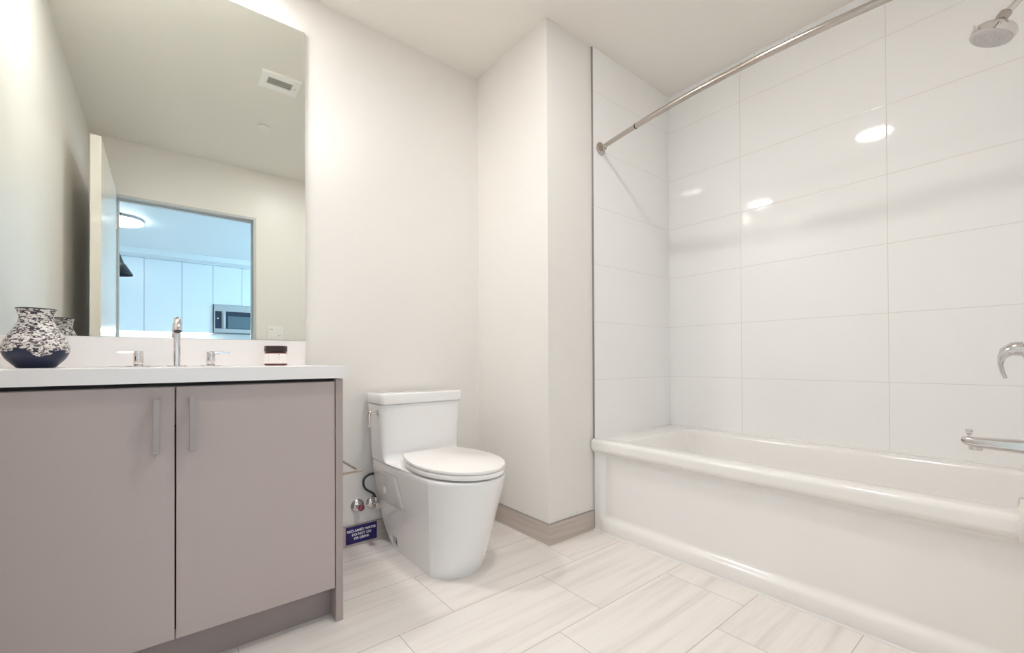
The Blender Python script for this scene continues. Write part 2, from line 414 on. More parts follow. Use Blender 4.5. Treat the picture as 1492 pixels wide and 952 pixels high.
# ------------------------------------------------------------------ kitchen seen in the mirror through the doorway
KY0, KY1, KX0, KX1 = YD - .12, -6.66, -3.2, 1.9
b = B_(); box(b, KX0 - .1, KX1 + .1, KY1 - .1, KY0, -.1, 0); struct('floor_kitchen', b, m_kfloor, smooth=False)
b = B_(); box(b, KX0 - .1, KX1 + .1, KY1 - .1, KY0, H, H + .1); struct('ceiling_kitchen', b, m_kwall, 'white kitchen ceiling seen in the mirror', 'ceiling', smooth=False)
b = B_(); box(b, KX0, KX1, KY1 - .1, KY1, 0, H); struct('wall_kitchen_back', b, m_kwall, smooth=False)
b = B_(); box(b, KX0 - .1, KX0, KY1, KY0, 0, H); struct('wall_kitchen_left', b, m_kwall, smooth=False)
b = B_(); box(b, KX0, XL - .12, KY0, KY0 + .1, 0, H); box(b, 1.2, KX1, KY0, KY0 + .1, 0, H); struct('wall_kitchen_front', b, m_kwall, smooth=False)
b = B_()
wy0, wy1, wz0, wz1 = -5.4, -3.3, .8, 2.3
box(b, KX1, KX1 + .1, KY1, wy0, 0, H); box(b, KX1, KX1 + .1, wy1, KY0, 0, H); box(b, KX1, KX1 + .1, wy0, wy1, 0, wz0); box(b, KX1, KX1 + .1, wy0, wy1, wz1, H)
struct('wall_kitchen_right', b, m_kwall, smooth=False)
b = B_()
for y in (wy0, (wy0 + wy1) / 2 - .02, wy1 - .04): box(b, KX1 + .02, KX1 + .07, y, y + .04, wz0, wz1)
for z in (wz0, wz1 - .04): box(b, KX1 + .02, KX1 + .07, wy0 + .04, wy1 - .04, z, z + .04)
win = struct('added_window_1', b, m_white, smooth=False)  # unseen window, added to go with the kitchen area lamp
b = B_(); box(b, KX1 + .04, KX1 + .046, wy0, wy1, wz0, wz1); part(win, 'pane', b, m_pane, smooth=False)
# soffit over the cabinets
b = B_(); box(b, KX0, KX1, KY1, -6.05, 2.455, H - .001); struct('wall_soffit', b, m_kwall, 'dropped soffit above the kitchen cabinets', 'soffit', smooth=False)

def kitchen_cabinet(x0, x1, z0, doors, label):
    t = thing('kitchen_cabinet', label, 'cabinet', ((x0 + x1) / 2, -6.47, z0), 'kitchen wall cabinets')
    b = B_(); box(b, x0 + .001, x1 - .001, KY1 + .001, -6.325, z0 + .001, 2.4405); part(t, 'body', b, m_kcab, smooth=False)
    for i in range(len(doors) - 1):
        b = B_(); box(b, doors[i] + .0025, doors[i + 1] - .0025, -6.323, -6.302, z0, 2.437, .0015, 1); part(t, 'door', b, m_kcab)
K0, K1, K2, K3, K4, K5 = -2.13, -1.675, -1.22, -.817, -.413, -.009
kitchen_cabinet(K0, K1, 1.340, (K0, K1), 'tall white wall cabinet beside the open door leaf, leftmost seen in the mirror')
kitchen_cabinet(K1, K2, 1.340, (K1, K2), 'second white wall cabinet from the left in the mirror')
kitchen_cabinet(K2, K3, 1.340, (K2, K3), 'tall white wall cabinet directly left of the microwave in the mirror')
kitchen_cabinet(K3, K5, 1.812, (K3, K4, K5), 'short two door white wall cabinet above the microwave')
b = B_(); box(b, K0, K5, -6.315, -6.285, 2.4415, 2.4545); struct('trim_cabinet_top', b, m_kwall, smooth=False)
# microwave
FY = -6.265
t = thing('microwave', 'stainless steel over the range microwave with a dark window, seen in the mirror', 'microwave', (-.41, -6.4, 1.338))
b = B_(); box(b, -.806, -.022, KY1 + .002, FY, 1.345, 1.806, .004, 1); part(t, 'body', b, m_steel)
b = B_(); box(b, -.790, -.700, FY + .001, FY + .007, 1.42, 1.700, .002, 1); cp = part(t, 'control_panel', b, m_glassdk)
b = B_(); box(b, -.765, -.740, FY + .007, FY + .008, 1.575, 1.590); part(cp, 'display', b, m_wprint, smooth=False)
b = B_(); box(b, -.645, -.045, FY + .001, FY + .008, 1.415, 1.700, .003, 1); d = part(t, 'door', b, m_glassdk)
b = B_(); box(b, -.615, -.09, FY + .008, FY + .0095, 1.425, 1.625); part(d, 'window', b, m_glassgr, smooth=False)
b = B_(); box(b, -.688, -.655, FY + .001, FY + .045, 1.415, 1.705, .006); part(t, 'handle', b, m_steel)
b = B_(); box(b, -.80, -.03, FY - .02, FY + .005, 1.336, 1.3445); part(t, 'vent_lip', b, m_black, smooth=False)
b = B_(); box(b, -.40, -.36, FY + .0002, FY + .001, 1.378, 1.385); part(t, 'logo_mark', b, m_greyp, smooth=False)
# base cabinets and worktop below
t = thing('kitchen_base_cabinet', 'white kitchen base cabinets under the worktop', 'cabinet', (-1.4, -6.35, 0))
b = B_(); box(b, K0, K3, KY1 + .001, -6.06, .10, .87); box(b, K0 + .02, K3 - .02, KY1 + .001, -6.12, 0, .10); part(t, 'body', b, m_kcab, smooth=False)
for x0, x1 in ((K0, K1), (K1, K2), (K2, K3)):
    b = B_(); box(b, x0 + .0025, x1 - .0025, -6.059, -6.04, .105, .865, .0015, 1); part(t, 'door', b, m_kcab)
b = B_(); box(b, K0 - .02, K3 - .002, KY1 + .001, -6.03, .871, .905, .003, 1); tag(finish(b, 'kitchen_worktop', m_quartz), 'pale kitchen worktop along the far wall', 'countertop')
b = B_(); box(b, K0 + .02, K3 - .02, -6.40, -6.36, 1.328, 1.3395); tag(finish(b, 'under_cabinet_light', m_strip, smooth=False), 'bright lamp strip under the kitchen wall cabinets', 'light')
# kitchen ceiling lamp
t = thing('ceiling_light', 'round white flush disc lamp on the kitchen ceiling, seen in the mirror', 'ceiling light', (-1.84, -4.50, H))
b = B_(); lathe(b, (-1.84, -4.50, H - .001), (0, 0, -1), [(0, .215), (.03, .215), (.032, .205)]); part(t, 'base_ring', b, m_trim)
b = B_(); lathe(b, (-1.84, -4.50, H - .032), (0, 0, -1), [(0, .21), (.016, .21), (.026, .19), (.031, .12), (.032, .01)]); part(t, 'diffuser', b, m_kemit)
# black pendant
PX, PY, PZ = -1.865, -4.3, 1.850
t = thing('pendant_lamp', 'black cone pendant lamp hanging in the kitchen, half hidden by the door leaf', 'lamp', (PX, PY, PZ))
b = B_(); lathe(b, (PX, PY, PZ), (0, 0, 1), [(0, .150), (.008, .150), (.115, .088), (.125, .075), (.26, .028), (.27, .006)], cap0=False); part(t, 'lamp_shade', b, m_black)
b = B_(); cyl(b, (PX, PY, PZ + .245), (PX, PY, H - .02), .003, n=8); part(t, 'cord', b, m_black)
b = B_(); cyl(b, (PX, PY, H - .025), (PX, PY, H - .001), .05, bev=.003); part(t, 'canopy', b, m_black)
b = B_(); lathe(b, (PX, PY, PZ + .02), (0, 0, 1), [(0, .01), (.012, .03), (.035, .035), (.06, .02), (.085, .013), (.10, .013)], n=24); part(t, 'bulb', b, m_white)

# ------------------------------------------------------------------ ceiling fixtures of the bathroom
def downlight(x, y, label, r=.095):
    t = thing('recessed_downlight', label, 'ceiling light', (x, y, H), 'recessed ceiling downlights')
    b = B_(); lathe(b, (x, y, H), (0, 0, -1), [(0, r + .018), (.004, r + .018), (.007, r + .010), (.007, r), (.001, r)], cap0=False, cap1=False); part(t, 'trim_ring', b, m_white)
    b = B_(); lathe(b, (x, y, H - .0015), (0, 0, -1), [(0, r - .002), (.003, r - .002), (.005, r * .9), (.006, .01)]); part(t, 'diffuser', b, m_emit)
downlight(-.54, -1.27, 'round recessed downlight in the ceiling in front of the toilet, mirrored in the tub tiles')
downlight(-1.42, -.17, 'round recessed downlight in the ceiling above the vanity mirror')
t = thing('exhaust_vent', 'white rectangular ceiling vent with grey grille, seen in the mirror', 'vent', (-.91, -.75, H))
b = B_()
x0, x1, y0, y1 = -1.012, -.806, -.838, -.672; gx0, gx1, gy0, gy1 = -.975, -.845, -.785, -.715
z0, z1 = H - .012, H - .0005
box(b, x0, x1, y0, gy0, z0, z1); box(b, x0, x1, gy1, y1, z0, z1); box(b, x0, gx0, gy0, gy1, z0, z1); box(b, gx1, x1, gy0, gy1, z0, z1)
part(t, 'frame', b, m_vent, smooth=False)
b = B_(); box(b, gx0, gx1, gy0, gy1, H - .003, H - .001)
for i in range(5): yy = gy0 + (i + .5) * (gy1 - gy0) / 5; box(b, gx0, gx1, yy - .002, yy + .002, H - .010, H - .003)
for i in range(9): xx = gx0 + (i + .5) * (gx1 - gx0) / 9; box(b, xx - .0015, xx + .0015, gy0, gy1, H - .0095, H - .003)
part(t, 'grille', b, m_grille, smooth=False)
b = B_(); cyl(b, (-.826, -.755, H - .014), (-.826, -.755, H - .012), .004, n=12); part(t, 'sensor', b, m_greyp)
b = B_(); lathe(b, (-.895, -1.35, H), (0, 0, -1), [(.0, .03), (.005, .03), (.005, .038), (.009, .038), (.010, .030)]); tag(finish(b, 'sprinkler_cover', m_white), 'round concealed sprinkler cover on the ceiling, seen in the mirror', 'sprinkler')

# switch plate by the door
t = thing('light_switch', 'white double switch plate beside the doorway, seen in the mirror', 'light switch', (-.67, YD, 1.135))
b = B_(); box(b, -.733, -.607, YD, YD + .006, 1.075, 1.197, .002, 1); part(t, 'plate', b, m_white)
for x in (-.70, -.640):
    b = B_(); box(b, x - .017, x + .017, YD + .006, YD + .009, 1.100, 1.172, .001, 1); k = part(t, 'rocker', b, m_white)
    b = B_(); z = 1.160 if x < -.67 else 1.108
    box(b, x - .012, x + .012, YD + .009, YD + .0095, z, z + .006); part(k, 'indicator', b, m_greyp, smooth=False)

# ------------------------------------------------------------------ vanity
PXR = -.9655
t = thing('vanity_cabinet', 'taupe two door vanity cabinet under the white countertop', 'cabinet', (-1.42, -.28, 0))
b = B_()
box(b, XL + .001, XL + .019, -.540, -.002, .115, .815)
box(b, -1.009, -.9905, -.540, -.002, .115, .815)
box(b, XL + .019, -1.009, -.540, -.002, .115, .133)
box(b, XL + .019, -1.009, -.012, -.002, .133, .815)
box(b, XL + .019, -1.009, -.540, -.520, .797, .815)
part(t, 'carcass', b, m_cabp, smooth=False)
b = B_(); box(b, -.990, PXR, -.562, -.002, 0, .8225, .001, 1); part(t, 'side_panel', b, m_cabp)
b = B_(); box(b, XL + .001, -.9905, -.500, -.482, 0, .113); part(t, 'toe_kick', b, m_kick, smooth=False)
b = B_(); box(b, XL + .002, -.9905, -.535, -.50, .8155, .8255); part(t, 'painted_gap_shade', b, m_dark, smooth=False)  # solid dark strip, paints the shade between doors and countertop
for (x0, x1, hx) in ((XL + .004, -1.4262, -1.4655), (-1.4228, -.9925, -1.3865)):
    b = B_(); box(b, x0, x1, -.560, -.541, .115, .8135, .0012, 1); d = part(t, 'door', b, m_cab)
    b = B_(); box(b, hx - .0075, hx + .0075, -.595, -.586, .637, .783, .001, 1)
    for z in (.640, .769): box(b, hx - .006, hx + .006, -.586, -.560, z, z + .011)
    part(d, 'handle', b, m_hand)

# countertop with sink opening
t = thing('countertop', 'white quartz vanity countertop carrying vase, faucet and jar', 'countertop', (-1.41, -.29, .826))
cx0, cx1, cy0, cy1, cz0, cz1 = XL + .001, -.957, -.582, -.002, .826, .866
b = B_()
outer = [(cx0, cy0), (cx1, cy0), (cx1, cy1), (cx0, cy1)]
sx0, sx1, sy0, sy1 = -1.64, -1.18, -.47, -.155
inner = rrect(sx0, sx1, sy0, sy1, .05, 6)
def plate_with_hole(b, outer, inner, z0, z1, bev=.0015):
    """outer: rectangle CCW from (x0,y0); inner: rrect starting at +x,+y corner"""
    n = len(inner); k = n // 4
    order = [2, 3, 0, 1]                                   # outer corner matching each inner corner group
    for z, flip in ((z1, False), (z0, True)):
        O = [b.verts.new((*p, z)) for p in outer]; I = [b.verts.new((*p, z)) for p in inner]
        fs = []
        for g in range(4):
            oc = O[order[g]]
            for i in range(k - 1): fs.append((oc, I[g * k + i + 1], I[g * k + i]))
            fs.append((oc, O[order[(g + 1) % 4]], I[((g + 1) * k) % n], I[g * k + k - 1]))
        for f in fs: b.faces.new(f)
        if not flip: OT, IT = O, I
        else: OB, IB = O, I
    for A, C in ((OT, OB), (IT, IB)):
        m_ = len(A)
        for i in range(m_): b.faces.new((A[i], A[(i + 1) % m_], C[(i + 1) % m_], C[i]))
plate_with_hole(b, outer, inner, cz0, cz1)
part(t, 'slab', b, m_quartz, smooth=False)
b = B_(); box(b, cx0, -.951, -.014, -.001, .8665, .972, .001, 1); tag(finish(b, 'backsplash', m_quartz), 'low white quartz backsplash between countertop and mirror', 'backsplash')
# undermount basin
t = thing('sink', 'white undermount basin below the vanity countertop', 'sink', (-1.41, -.31, .70))
b = B_(); rs = []
for ins, z in ((-.012, .8255), (.0, .8255), (.004, .79), (.012, .74), (.03, .705), (.07, .69), (.12, .686)):
    rs.append([(x, y, z) for x, y in rrect(sx0 + ins, sx1 - ins, sy0 + ins, sy1 - ins, .05, 6)])
o2 = [[(x, y, z) for x, y in rrect(sx0 + i_, sx1 - i_, sy0 + i_, sy1 - i_, .05, 6)] for i_, z in ((-.012, .8255), (-.010, .79), (.0, .735), (.02, .695), (.12, .676))]
rings(b, list(reversed(o2)) + rs[1:], cap0=True, cap1=True); part(t, 'basin', b, m_porc)
b = B_(); cyl(b, (-1.41, -.31, .6865), (-1.41, -.31, .690), .022, bev=.001); part(t, 'drain', b, m_chrome)

# faucet spout
fx, fy, ft = -1.412, -.105, .866
t = thing('faucet', 'chrome widespread faucet with tall curved spout and two lever handles', 'faucet', (fx, fy, ft))
b = B_(); lathe(b, (fx, fy, ft), (0, 0, 1), [(0, .031), (.003, .031), (.004, .029), (.0045, .014)]); part(t, 'base_flange', b, m_chrome)
b = B_(); P = [(fx, fy, ft + .003), (fx, fy, .93), (fx, fy, .990)]
R_ = .043
for i in range(1, 13):
    a = pi * i / 12 * .93; P.append((fx, fy - R_ * (1 - cos(a)), .990 + R_ * sin(a)))
P2 = [Vector(p) for p in P]; d = (P2[-1] - P2[-2]).normalized(); P2.append(P2[-1] + d * .012)
tube(b, P2, .0105, 24); part(t, 'spout', b, m_chrome)
b = B_(); e = P2[-1]; cyl(b, e - d * .002, e + d * .002, .0112, n=24); part(t, 'aerator', b, m_black)
# two handles
for x, s in ((-1.519, -1), (-1.309, 1)):
    b = B_(); cyl(b, (x, -.10, ft + .003), (x, -.10, .9215), .0138, bev=.0015); h_ = part(t, 'handle', b, m_chrome)
    b = B_(); lathe(b, (x, -.10, ft), (0, 0, 1), [(0, .034), (.0025, .034), (.0035, .032), (.004, .017)]); part(h_, 'handle_flange', b, m_chrome)
    b = B_(); a, c = sorted((x + s * .010, x + s * .058)); box(b, a, c, -.107, -.093, .9125, .9205, .0015, 1); part(h_, 'lever', b, m_chrome)

# jar
jx, jy = -1.090, -.115
t = thing('cosmetic_jar', 'small amber glass jar with black lid and white label beside the faucet', 'jar', (jx, jy, ft))
b = B_(); lathe(b, (jx, jy, ft), (0, 0, 1), [(0, .039), (.003, .042), (.048, .042), (.053, .040), (.055, .036)]); part(t, 'jar_body', b, m_amber)
b = B_(); lathe(b, (jx, jy, ft + .0555), (0, 0, 1), [(0, .040), (.002, .042), (.0215, .042), (.024, .040)]); part(t, 'lid', b, m_lid)
b = B_(); lathe(b, (jx, jy, ft + .008), (0, 0, 1), [(0, .0421), (0, .0428), (.040, .0428), (.040, .0421)], cap0=False, cap1=False); lb = part(t, 'paper_label', b, m_label)
ang = math.atan2(-2.0594 - jy, -1.4519 - jx); dv = Vector((cos(ang), sin(ang), 0)); tv = Vector((-sin(ang), cos(ang), 0))
def onjar(a, z): 
    q = ang + a; return Vector((jx + .0430 * cos(q), jy + .0430 * sin(q), z))
def patch(name, a0, a1, z0, z1):
    b = B_(); k = 6
    lo_ = [b.verts.new(onjar(a0 + (a1 - a0) * i / k, z0)) for i in range(k + 1)]; hi_ = [b.verts.new(onjar(a0 + (a1 - a0) * i / k, z1)) for i in range(k + 1)]
    for i in range(k): b.faces.new((lo_[i], lo_[i + 1], hi_[i + 1], hi_[i]))
    part(lb, name, b, m_greyp, smooth=False)
patch('emblem', .22, .34, .9065, .9125)
patch('text_line', .06, .50, .8985, .9000); patch('text_line', .20, .36, .890, .8912); patch('text_line', -.62, -.60, .880, .908)

# vase
vx, vy = -1.752, -.18
b = B_(); pr_ = [(0, .036), (.002, .041), (.012, .050), (.028, .063), (.045, .0705), (.058, .0725), (.072, .0705), (.092, .062), (.112, .051), (.130, .0425), (.140, .0385), (.150, .0372), (.160, .0382), (.170, .0405), (.176, .0425)]
sp_ = smooth_path([(r, t_, 0) for t_, r in pr_], 4)
inn = [(.176, .0405), (.165, .0365), (.150, .0335), (.13, .038), (.09, .056), (.05, .066), (.02, .055), (.008, .03), (.007, .005)]
lathe(b, (vx, vy, ft), (0, 0, 1), [(p.y, p.x) for p in sp_] + inn, n=72)
t = thing('vase', 'round blue and white speckled ceramic vase on the left end of the countertop', 'vase', (vx, vy, ft))
part(t, 'vase_body', b, m_vase, angle=60)
b = B_(); lathe(b, (vx, vy, ft + .1755), (0, 0, 1), [(0, .0400), (0, .0435), (.0015, .0440), (.003, .0430), (.003, .0405)], cap0=False, cap1=False); part(t, 'rim', b, m_black, label='dark rim of the vase')

# mirror
b = B_(); box(b, XL + .001, -.951, -.008, -.001, .9738, 2.357)
b.faces.ensure_lookup_table()
for f in b.faces:
    f.material_index = 0 if f.calc_center_median().y < -.0079 else 1
tag(finish(b, 'mirror', [m_mirror, m_trim], smooth=False), 'large frameless wall mirror above the vanity', 'mirror')

# ------------------------------------------------------------------ toilet
TX = -.462
def wz(z): return .128 + .180 * z if z < .375 else .1955 + .060 * (z - .375)
def outline(w, wr, yr, yc, yf, pw=.62, rc=.02, wc=None):
    """half outline mirrored: rear centre -> rear corner -> side -> crease -> front arc"""
    wc = w if wc is None else wc
    h = [(0, yr), (.5 * wr, yr)]
    for i in range(9):
        a = pi / 2 * i / 8; h.append((wr - rc + rc * sin(a), yr - rc + rc * cos(a)))
    for i in range(1, 6): t_ = i / 6; h.append((wr + (wc - wr) * t_, (yr - rc) + (yc - (yr - rc)) * t_))
    h.append((wc, yc))
    for i in range(1, 21):
        if pw < .5: a = pi / 2 * i / 20; h.append((wc * abs(cos(a)) ** pw, yc + (yf - yc) * sin(a)))
        else:
            a0 = math.radians(24); a = a0 + (pi / 2 - a0) * i / 20; B_r = (yc - yf) / (1 - sin(a0))
            h.append((wc / cos(a0) * cos(a), yf + B_r * (1 - sin(a))))
    h[-1] = (0, yf)
    return h
def full(h, z):
    pts = [(TX - x, y, z) for x, y in h]
    pts += [(TX + x, y, z) for x, y in reversed(h[1:-1])]
    return pts
t = thing('toilet', 'white one piece toilet with closed lid beside the vanity', 'toilet', (TX, -.4, 0))
rs = []
YB = -.035
for z in (0, .004, .06, .12, .18, .24, .30, .35, .385, .400, .403, .4065, .410, .413, .4155, .4172, .418):
    q = z / .418; ins = 0
    if z > .400: ins = (.418 - z); ins = .008 * (1 - sqrt(max(0, 1 - ((z - .400) / .018) ** 2)))
    yc = -.495 - .078 * q; yf = -.578 - .148 * q ** .9
    w_ = wz(z) - ins; yrr = YB - (.070 * sstep(.10, .0, z))
    wc = .133 + .051 * q - ins
    rs.append(full(outline(w_, w_, yrr, yc, yf + ins, pw=.60, wc=wc), z))
# deck then tank with a concave fillet at its foot
for i in range(0, 9):
    a = pi / 2 * i / 8; F = .042; z = .418 + .002 + F * (1 - cos(a)); yfr = -.198 - F * (1 - sin(a))
    w_ = wz(z)
    h = outline(w_, w_, YB, yfr + .028, yfr, pw=.30, rc=.012, wc=w_)
    rs.append(full(h, z))
for z in (.50, .56, .62, .66, .680, .6825):
    w_ = wz(z) + .004 * sstep(.6, .68, z); ins = .004 if z > .682 else 0
    rs.append(full(outline(w_ - ins, w_ - ins, YB, -.168, -.198 - .004 * sstep(.5, .68, z) + ins, pw=.30, rc=.012, wc=w_ - ins), z))
b = B_(); rings(b, rs)
body = part(t, 'bowl_and_tank', b, m_porc, angle=14)
# notch at the rear foot
cb = B_(); box(cb, TX - .20, TX - .085, -.190, -.140, .018, .066)
co = finish(cb, 'cutter', m_dark); co.location = (0, 0, 0)
for v in co.data.vertices: v.co -= ROOTLOC[t.name]
md = body.modifiers.new('notch', 'BOOLEAN'); md.operation = 'DIFFERENCE'; md.object = co; md.solver = 'EXACT'
co.parent = t
bpy.context.view_layer.update()
dg = bpy.context.evaluated_depsgraph_get(); nm = bpy.data.meshes.new_from_object(body.evaluated_get(dg))
body.modifiers.clear(); body.data = nm; nm.name = 'bowl_and_tank'
nm.polygons.foreach_set('use_smooth', [True] * len(nm.polygons)); nm.set_sharp_from_angle(angle=math.radians(14))
bpy.data.objects.remove(co)
# near-black box filling the notch, stands in for the shade inside it
b = B_(); box(b, TX - .118, TX - .0855, -.1895, -.1405, .0185, .0655); part(t, 'notch_shade_fill', b, m_dark, smooth=False)
# tank lid
b = B_()
def lidout(ins): return [(TX + s_ * x, y) for x, y, s_ in []]
L0 = rrect(TX - .221, TX + .213, -.214, -.028, .022, 5)
prism(b, L0, .6845, .7315, .006); part(t, 'tank_lid', b, m_porc)
# seat and lid
def seat_outline(w, yr, yf, wr, k=40):
    Ls = yr - yf; ym = yf + .52 * Ls; h = []
    for i in range(6):
        a = pi / 2 * i / 5; h.append((wr - .02 + .02 * sin(a), yr - .02 + .02 * cos(a)))
    for i in range(1, 8):
        s_ = 1 - i / 8; h.append((w - (w - wr) * s_ ** 2, ym + (yr - .02 - ym) * s_))
    for i in range(0, k + 1):
        a = pi / 2 * i / k; h.append((w * cos(a), ym - (ym - yf) * sin(a)))
    h[-1] = (0, yf)
    pts = [(TX + .002 - x, y) for x, y in h] + [(TX + .002 + x, y) for x, y in reversed(h[:-1])]
    return pts
b = B_(); prism(b, seat_outline(.187, -.236, -.728, .135), .4262, .4460, .004); part(t, 'seat', b, m_seat)
b = B_(); prism(b, seat_outline(.187, -.232, -.730, .137), .4475, .462, .005); part(t, 'lid', b, m_seat)
b = B_(); box(b, TX - .12, TX + .124, -.238, -.222, .4182, .444, .003); part(t, 'hinge', b, m_seat)
# flush lever on the left side of the tank
lx = TX - wz(.64) - .003
b = B_(); lathe(b, (lx + .002, -.150, .643), (-1, 0, 0), [(0, .016), (.004, .016), (.006, .013), (.007, .008)], n=24); cyl(b, (lx - .003, -.150, .643), (lx - .030, -.150, .643), .0055, n=16)
tube(b, smooth_path([(lx - .028, -.150, .650), (lx - .036, -.146, .646), (lx - .036, -.140, .615), (lx - .034, -.134, .580)], 4), [.007] * 4 + [.0065] * 4 + [.006] * 5, 14)
part(t, 'flush_lever', b, m_chrome)
# access cover on the side of the skirt, follows the slanting side
def side_pt(y, z, out):
    wr = wz(z) ; q = z / .418; yc = -.495 - .078 * q; wc = .133 + .051 * q
    k_ = (YB - .02 - y) / (YB - .02 - yc); return (TX - (wr + (wc - wr) * k_) - out, y, z)
def side_panel(b, quad, out0, out1, n=6):
    (a, c, d, e) = quad
    for o_ in (out0, out1): pass
    def pt(u, v, o_):
        y = (a[0] * (1 - u) + c[0] * u) * (1 - v) + (e[0] * (1 - u) + d[0] * u) * v
        z = (a[1] * (1 - u) + c[1] * u) * (1 - v) + (e[1] * (1 - u) + d[1] * u) * v
        return side_pt(y, z, o_)
    rim = [(i / n, 0) for i in range(n)] + [(1, i / n) for i in range(n)] + [(1 - i / n, 1) for i in range(n)] + [(0, 1 - i / n) for i in range(n)]
    def sc(k): return [(.5 + (u - .5) * k, .5 + (v - .5) * k) for u, v in rim]
    rings(b, [[pt(u, v, o_) for u, v in sc(k)] for o_, k in ((out0, 1), (out1, 1), (out1 + .0008, .985))])
cov = ((-.056, .374), (-.292, .374), (-.330, .232), (-.052, .222))
b = B_(); side_panel(b, tuple((y + (.004 if i in (0, 3) else -.004), z + (.004 if i < 2 else -.004)) for i, (y, z) in enumerate(cov)), -.004, .0004); part(t, 'cover_seam', b, m_grille)
b = B_(); side_panel(b, cov, -.002, .0022); c_ = part(t, 'access_cover', b, m_porc)
p = Vector(side_pt(-.150, .285, .003)); b = B_(); cyl(b, p, p + Vector((-.0035, 0, 0)), .019, bev=.001); part(c_, 'cap', b, m_porc)

# ------------------------------------------------------------------ plumbing on the wall behind the toilet
ex, ez = -.716, .190
t = thing('shutoff_valve', 'chrome capped stub with reddish centre above the blue sign', 'valve', (ex, 0, ez))
b = B_(); lathe(b, (ex, -.0005, ez), (0, -1, 0), [(0, .032), (.004, .032), (.012, .026), (.016, .014)]); part(t, 'escutcheon', b, m_chrome)
b = B_(); cyl(b, (ex, -.014, ez), (ex, -.045, ez), .014, bev=.002); part(t, 'stub', b, m_chrome)
b = B_(); lathe(b, (ex, -.0455, ez + .002), (0, -1, 0), [(0, .0155), (.012, .0155), (.017, .011), (.018, .004)], n=10); part(t, 'cap', b, m_redcap)
ex2, ez2 = -.643, .190
t = thing('angle_stop', 'chrome angle stop valve feeding the toilet through a dark hose', 'valve', (ex2, 0, ez2))
b = B_(); lathe(b, (ex2, -.0005, ez2), (0, -1, 0), [(0, .031), (.004, .031), (.012, .024), (.015, .013)]); part(t, 'escutcheon', b, m_chrome)
b = B_(); cyl(b, (ex2, -.012, ez2), (ex2, -.060, ez2), .011, bev=.001); cyl(b, (ex2, -.045, ez2 - .004), (ex2, -.045, ez2 + .036), .009, bev=.001); part(t, 'valve_body', b, m_chrome)
b = B_(); lathe(b, (ex2, -.060, ez2), (0, -1, 0), [(0, .008), (.004, .014), (.013, .014), (.016, .010)], n=8); part(t, 'knob', b, m_chrome)
b = B_(); tube(b, smooth_path([(ex2, -.045, ez2 + .034), (ex2 - .012, -.042, ez2 + .055), (ex2 - .048, -.035, ez2 + .085), (ex2 - .052, -.030, ez2 + .125), (ex2 - .020, -.026, ez2 + .145), (ex2 + .02, -.024, ez2 + .142), (ex2 + .065, -.018, ez2 + .135)], 6), .0055, 12); part(t, 'hose', b, m_rubber)
# paper holder, fixed to the side of the vanity
t = thing('toilet_paper_holder', 'empty chrome toilet paper holder on the side of the vanity', 'toilet paper holder', (-.965, -.40, .48))
for y in (-.488, -.302):
    b = B_(); box(b, -.9652, -.958, y - .014, y + .014, .464, .492, .0015, 1); k = part(t, 'wall_plate', b, m_chrome)
    b = B_(); box(b, -.958, -.873, y - .005, y + .005, .473, .484, .0015, 1); part(t, 'arm', b, m_chrome)
b = B_(); cyl(b, (-.880, -.483, .4785), (-.880, -.307, .4785), .0062, n=16); part(t, 'roll_bar', b, m_chrome)
# blue sign
t = thing('warning_sign', 'navy blue sticker sign with white lettering on the baseboard', 'sign', (-.6985, -.0085, .055))
b = B_(); box(b, -.774, -.623, -.0095, -.0082, .014, .096); part(t, 'sign_plate', b, m_navy, smooth=False)
text_part(t, 'lettering', ['RECLAIMED WATER', 'DO NOT USE', 'OR DRINK'], .0158, (-.6985, -.0099, .0555), (1, 0, 0), (0, 0, 1), m_wprint, spacing=1.45)

# ------------------------------------------------------------------ bathtub
RZ = .4726
ty0, ty1 = YN + .001, SH - .009
tx0, tx1 = .296, XR - .001
t = thing('bathtub', 'white alcove bathtub with recessed apron panel against tiled walls', 'bathtub', (.68, -1.34, 0))
# apron: one skin whose x follows a profile
def apron_x(y, z):
    e = min(ty1 - y, y - ty0)
    side = sstep(.028, .062, e)
    rec = sstep(.055, .088, z) * (1 - sstep(.385, .415, z)) * side
    base = .3235
    lip = sstep(.395, .425, z)
    x = base - .006 * side * (1 - sstep(.040, .075, z)) * sstep(0, .02, z) + .020 * rec
    x = x * (1 - lip) + (.298) * lip if z > .38 else x
    if z > RZ - .02: q = (z - (RZ - .02)) / .02; x = .298 + .020 * (1 - sqrt(max(0, 1 - q * q)))
    return x
zs = [0, .006, .015, .03, .045, .052, .058, .064, .070, .076, .082, .088, .095, .13, .2, .3, .36, .378, .386, .392, .398, .404, .410, .416, .422, .43, .44, .4526, .457, .461, .465, .468, .4705, .472, RZ]
ys = [ty0] + [ty0 + .01 + .055 * i / 10 for i in range(11)] + [ty0 + .08 + (ty1 - ty0 - .16) * i / 20 for i in range(21)] + [ty1 - .01 - .055 * (10 - i) / 10 for i in range(11)] + [ty1]
b = B_(); G = [[b.verts.new((apron_x(y, z), y, z)) for z in zs] for y in ys]
for i in range(len(ys) - 1):
    for j in range(len(zs) - 1): b.faces.new((G[i][j], G[i + 1][j], G[i + 1][j + 1], G[i][j + 1]))
# return faces give it thickness
back = [[b.verts.new((.352, y, z)) for z in (0, RZ - .012)] for y in (ty0, ty1)]
b.faces.new([G[0][j] for j in range(len(zs))] + [back[0][1], back[0][0]])
b.faces.new([G[-1][j] for j in reversed(range(len(zs)))] + [back[1][0], back[1][1]])
part(t, 'apron', b, m_acryl, angle=50)
